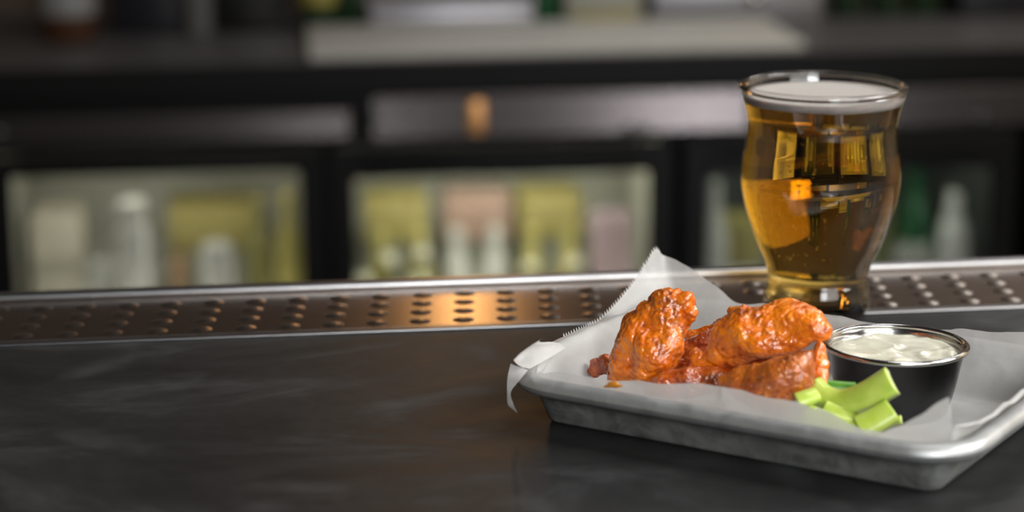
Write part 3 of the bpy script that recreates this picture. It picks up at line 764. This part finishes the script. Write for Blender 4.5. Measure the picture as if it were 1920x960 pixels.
CAN = [(0.0, 0.0), (0.024, 0.0), (0.0265, 0.004), (0.0265, 0.030), (0.0265, 0.05), (0.0265, 0.09), (0.0265, 0.12), (0.0265, 0.148), (0.0235, 0.156), (0.0235, 0.158), (0.0, 0.158)]
yel = bmat('yellow_glass', (0.33, 0.29, 0.09)); wht = bmat('white_bottle', (0.52, 0.52, 0.48)); grn = bmat('green_glass', (0.012, 0.085, 0.03), 0.15); dkg = bmat('dark_green_glass', (0.012, 0.03, 0.012), 0.12)
mau = bmat('mauve_can', (0.30, 0.22, 0.24)); org = bmat('orange_card', (0.30, 0.20, 0.155)); ycard = bmat('yellow_card', (0.26, 0.22, 0.07), 0.6); gcap = bmat('pale_gold_cap', (0.92, 0.90, 0.70), 0.3)
olv = bmat('olive_glass', (0.18, 0.17, 0.06)); brn = bmat('brown_glass', (0.06, 0.025, 0.012), 0.15); grey = bmat('grey_can', (0.33, 0.33, 0.31))
ordn = ['first', 'second', 'third', 'fourth', 'fifth', 'sixth', 'seventh', 'eighth']
# middle cooler: back row on the shelf
for k, (s_, mt, nm) in enumerate([(-0.205, yel, 'yellow'), (-0.140, yel, 'yellow'), (-0.078, wht, 'white'), (-0.013, wht, 'white'), (0.049, yel, 'yellow'), (0.114, yel, 'yellow'), (0.168, mau, 'mauve'), (0.200, mau, 'mauve')]):
    bottle('beer_bottle' if nm != 'mauve' else 'drink_can', '%s drink standing %s from the left on the shelf of the middle cooler' % (nm, ordn[k]), s_, 0.16, SHZ, mt, None, mt if nm != 'mauve' else None,
           (0.66, 0.62) if nm != 'mauve' else (0.75, 1.05), prof_=BPROF if nm != 'mauve' else CAN)
def carton(name, label, s0, s1, t0, t1, z, h, mt, top=None, band=True):
    o = thing(name, label, 'carton', bb((s0 + s1) / 2, t0, z), BR); w_ = (s1 - s0) / 2
    mesh('box_body', *bbox(-w_, w_, 0, t1 - t0, 0, h, 0.004), bmat('grey_green_card', (0.15, 0.155, 0.12), 0.6) if band else mt, o)
    if band: mesh('colour_band', *bbox(-w_ - .0006, w_ + .0006, -0.0006, t1 - t0 - 0.002, h * 0.55, h, 0.002), mt, o)
    mesh('top_flap', *bbox(-w_ * 0.96, w_ * 0.96, 0.004, t1 - t0 - 0.004, h, h + 0.003, 0.001), top or mt, o)
    return o
carton('drink_carton', 'yellow carton behind the bottles at the left of the middle cooler', -0.225, -0.118, 0.27, 0.40, SHZ, 0.17, ycard)
carton('drink_carton', 'pinkish orange carton behind the white bottles of the middle cooler', -0.090, 0.025, 0.27, 0.40, SHZ, 0.172, org)
carton('drink_carton', 'yellow carton behind the bottles at the right of the middle cooler', 0.040, 0.150, 0.27, 0.40, SHZ, 0.17, ycard)
# middle cooler: front row one shelf lower, only the shiny caps show
for k, (s_, t_, z_) in enumerate([(-0.2365, 0.075, -0.575), (-0.1935, 0.10, -0.548), (-0.145, 0.066, -0.578), (-0.138, 0.111, -0.544), (0.038, 0.085, -0.566), (0.112, 0.085, -0.562)]):
    bottle('beer_bottle', 'gold-capped bottle, cap %s from the left along the bottom of the middle cooler window' % ordn[k], s_, t_, z_ - 0.28, olv, None, gcap, (0.68, 1.228))
# left cooler
bottle('white_bottle', 'tall white bottle left of centre in the left cooler', -0.607, 0.10, SHZ, wht, None, None, (0.95, 1.0), prof_=[(0.0, 0.0), (0.026, 0.0), (0.028, 0.004), (0.028, 0.15), (0.027, 0.175), (0.022, 0.186), (0.020, 0.19), (0.020, 0.2), (0.024, 0.202), (0.024, 0.222), (0.0, 0.222)])
bottle('white_can', 'short white can right of centre in the left cooler', -0.474, 0.10, SHZ, wht, None, None, (1, 0.92), prof_=CAN)
bottle('drink_can', 'dull grey can low at the left of the left cooler', -0.665, 0.16, SHZ, grey, None, None, (1.05, 0.7), prof_=CAN)
bottle('beer_bottle', 'olive bottle at the right side of the left cooler', -0.405, 0.16, SHZ, olv, None, olv, (0.8, 0.9))
bottle('beer_bottle', 'second olive bottle against the right wall of the left cooler', -0.357, 0.14, SHZ, yel, None, yel, (0.7, 0.95))
carton('drink_carton', 'mustard yellow carton across the middle of the left cooler', -0.56, -0.40, 0.28, 0.42, SHZ, 0.165, ycard)
carton('drink_carton', 'brown carton between the white bottle and white can in the left cooler', -0.556, -0.525, 0.14, 0.22, SHZ, 0.10, bmat('brown_card', (0.22, 0.14, 0.07), 0.6), None, False)
carton('drink_carton', 'beige carton at the far left of the left cooler', -0.79, -0.70, 0.25, 0.40, SHZ, 0.17, bmat('beige_card', (0.34, 0.32, 0.26), 0.6), None, False)
# right cooler
bottle('white_bottle', 'pale bottle beside the left edge of the right cooler', 0.345, 0.09, SHZ, wht, None, None, (0.8, 1.0))
carton('drink_carton', 'olive carton just left of the beer glass in the right cooler', 0.372, 0.43, 0.10, 0.2, SHZ, 0.15, ycard)
carton('drink_carton', 'white box low at the left of the right cooler', 0.352, 0.42, 0.06, 0.095, SHZ, 0.075, wht, None, False)
bottle('beer_bottle', 'dark olive bottle just right of the beer glass in the right cooler', 0.64, 0.12, SHZ, bmat('dim_olive', (0.10, 0.11, 0.05)), None, grey, (0.85, 1.0))
bottle('beer_bottle', 'bottle with a green neck in the right cooler', 0.694, 0.11, SHZ, grn, bmat('pale_label', (0.4, 0.42, 0.36)), grn, (0.9, 1.08))
bottle('white_bottle', 'tall pale bottle near the right edge of the right cooler', 0.753, 0.09, SHZ, wht, None, None, (1.0, 0.9), prof_=CAN[:-2] + [(0.02, 0.158), (0.012, 0.19), (0.012, 0.22), (0.0, 0.22)])
bottle('drink_can', 'grey can low behind the beer glass edge in the right cooler', 0.668, 0.07, SHZ - 0.01, grey, None, None, (0.8, 0.75), prof_=CAN)

# things on the back counter -----------------------------------------
def on_counter(px, t_):
    c = BB.inverted() @ C0; d = BB.to_3x3().inverted() @ ray(px, 40); k = (t_ - c.y) / d.y; return (c + d * k).x
def crate(name, label, px0, px1, t0, t1, h, mt, cat='box', lid=None, zoff=0):
    s0, s1 = on_counter(px0, t0), on_counter(px1, t0); o = thing(name, label, cat, bb((s0 + s1) / 2, t0, CT + zoff), BR); w_ = (s1 - s0) / 2
    mesh('body', *bbox(-w_, w_, 0, t1 - t0, 0, h, 0.005), mt, o)
    mesh('lid', *bbox(-w_ - 0.003, w_ + 0.003, -0.003, t1 - t0 + 0.003, h, h + 0.012, 0.004), lid or mt, o)
    return o
dk = bmat('dark_crate', (0.012, 0.012, 0.016)); lil = plain('lilac_steel', (0.46, 0.46, 0.50), 0.35, 0.6); bx = bmat('pale_olive_box', (0.30, 0.30, 0.26), 0.6); ylw = bmat('yellow_strip', (0.26, 0.22, 0.04), 0.5)
crate('storage_crate', 'dark box at the left on the back counter', 215, 360, 0.36, 0.5, 0.20, dk)
crate('storage_crate', 'black box left of the green bottle on the back counter', 385, 540, 0.36, 0.5, 0.18, bmat('black_crate', (0.006, 0.006, 0.005)))
bottle('liquor_bottle', 'dark bottle at the far left of the back counter', on_counter(130, .3), .3, CT, brn, bmat('grey_label', (.2, .2, .2)), dk, (1.5, 1.4), 'bottles on the back counter')
bottle('liquor_bottle', 'clear grey bottle between the two dark boxes on the back counter', on_counter(372, .34), .34, CT, bmat('smoky_glass', (0.10, 0.10, 0.10)), None, dk, (0.8, 1.3), 'bottles on the back counter')
bottle('liquor_bottle', 'dark green bottle with yellow label at the left end of the pale board', on_counter(598, .335), .345, CT + .0, dkg, ylw, dk, (1.0, 1.5), 'bottles on the back counter')
bottle('liquor_bottle', 'dark green bottle touching the steel container on the back counter', on_counter(652, .335), .40, CT + .0, dkg, None, dk, (1.0, 1.4), 'bottles on the back counter')
crate('steel_container', 'long lilac-grey steel container behind the pale board', 695, 1000, 0.345, 0.5, 0.032, lil, 'container')
bottle('liquor_bottle', 'green glass bottle between the steel container and the pale box', on_counter(1026, .36), .38, CT, grn, None, dk, (0.66, 1.4), 'bottles on the back counter')
o = crate('cardboard_box', 'pale olive box with a yellow strip on the back counter', 1060, 1205, 0.35, 0.5, 0.12, bx)
mesh('yellow_strip', *bbox(-.058, .058, -0.002, 0.0, 0.0, 0.022, 0.0006), ylw, o)
o = crate('steel_container', 'long grey steel container on the right behind the pale board', 1225, 1540, 0.36, 0.5, 0.07, plain('grey_steel', (0.30, 0.30, 0.32), 0.4, 0.6), 'container')
v_, f_ = lathe([(0, 0.012), (0.010, 0.010), (0.014, 0.004), (0.012, 0.0)], 18)
mesh('knob', [V(p.x, -p.z, p.y) + V(0.03, 0, 0.04) for p in v_], f_, M['steel'], o)
for k, px in enumerate((1585, 1660, 1730)):
    bottle('liquor_bottle', 'dark green bottle, %s from the left at the right end of the back counter' % ordn[k], on_counter(px, .4), .4, CT, dkg, None, dk, (1.0, 1.3), 'bottles on the back counter')
crate('storage_crate', 'black box at the far right of the back counter', 1800, 1990, 0.34, 0.5, 0.15, dk)
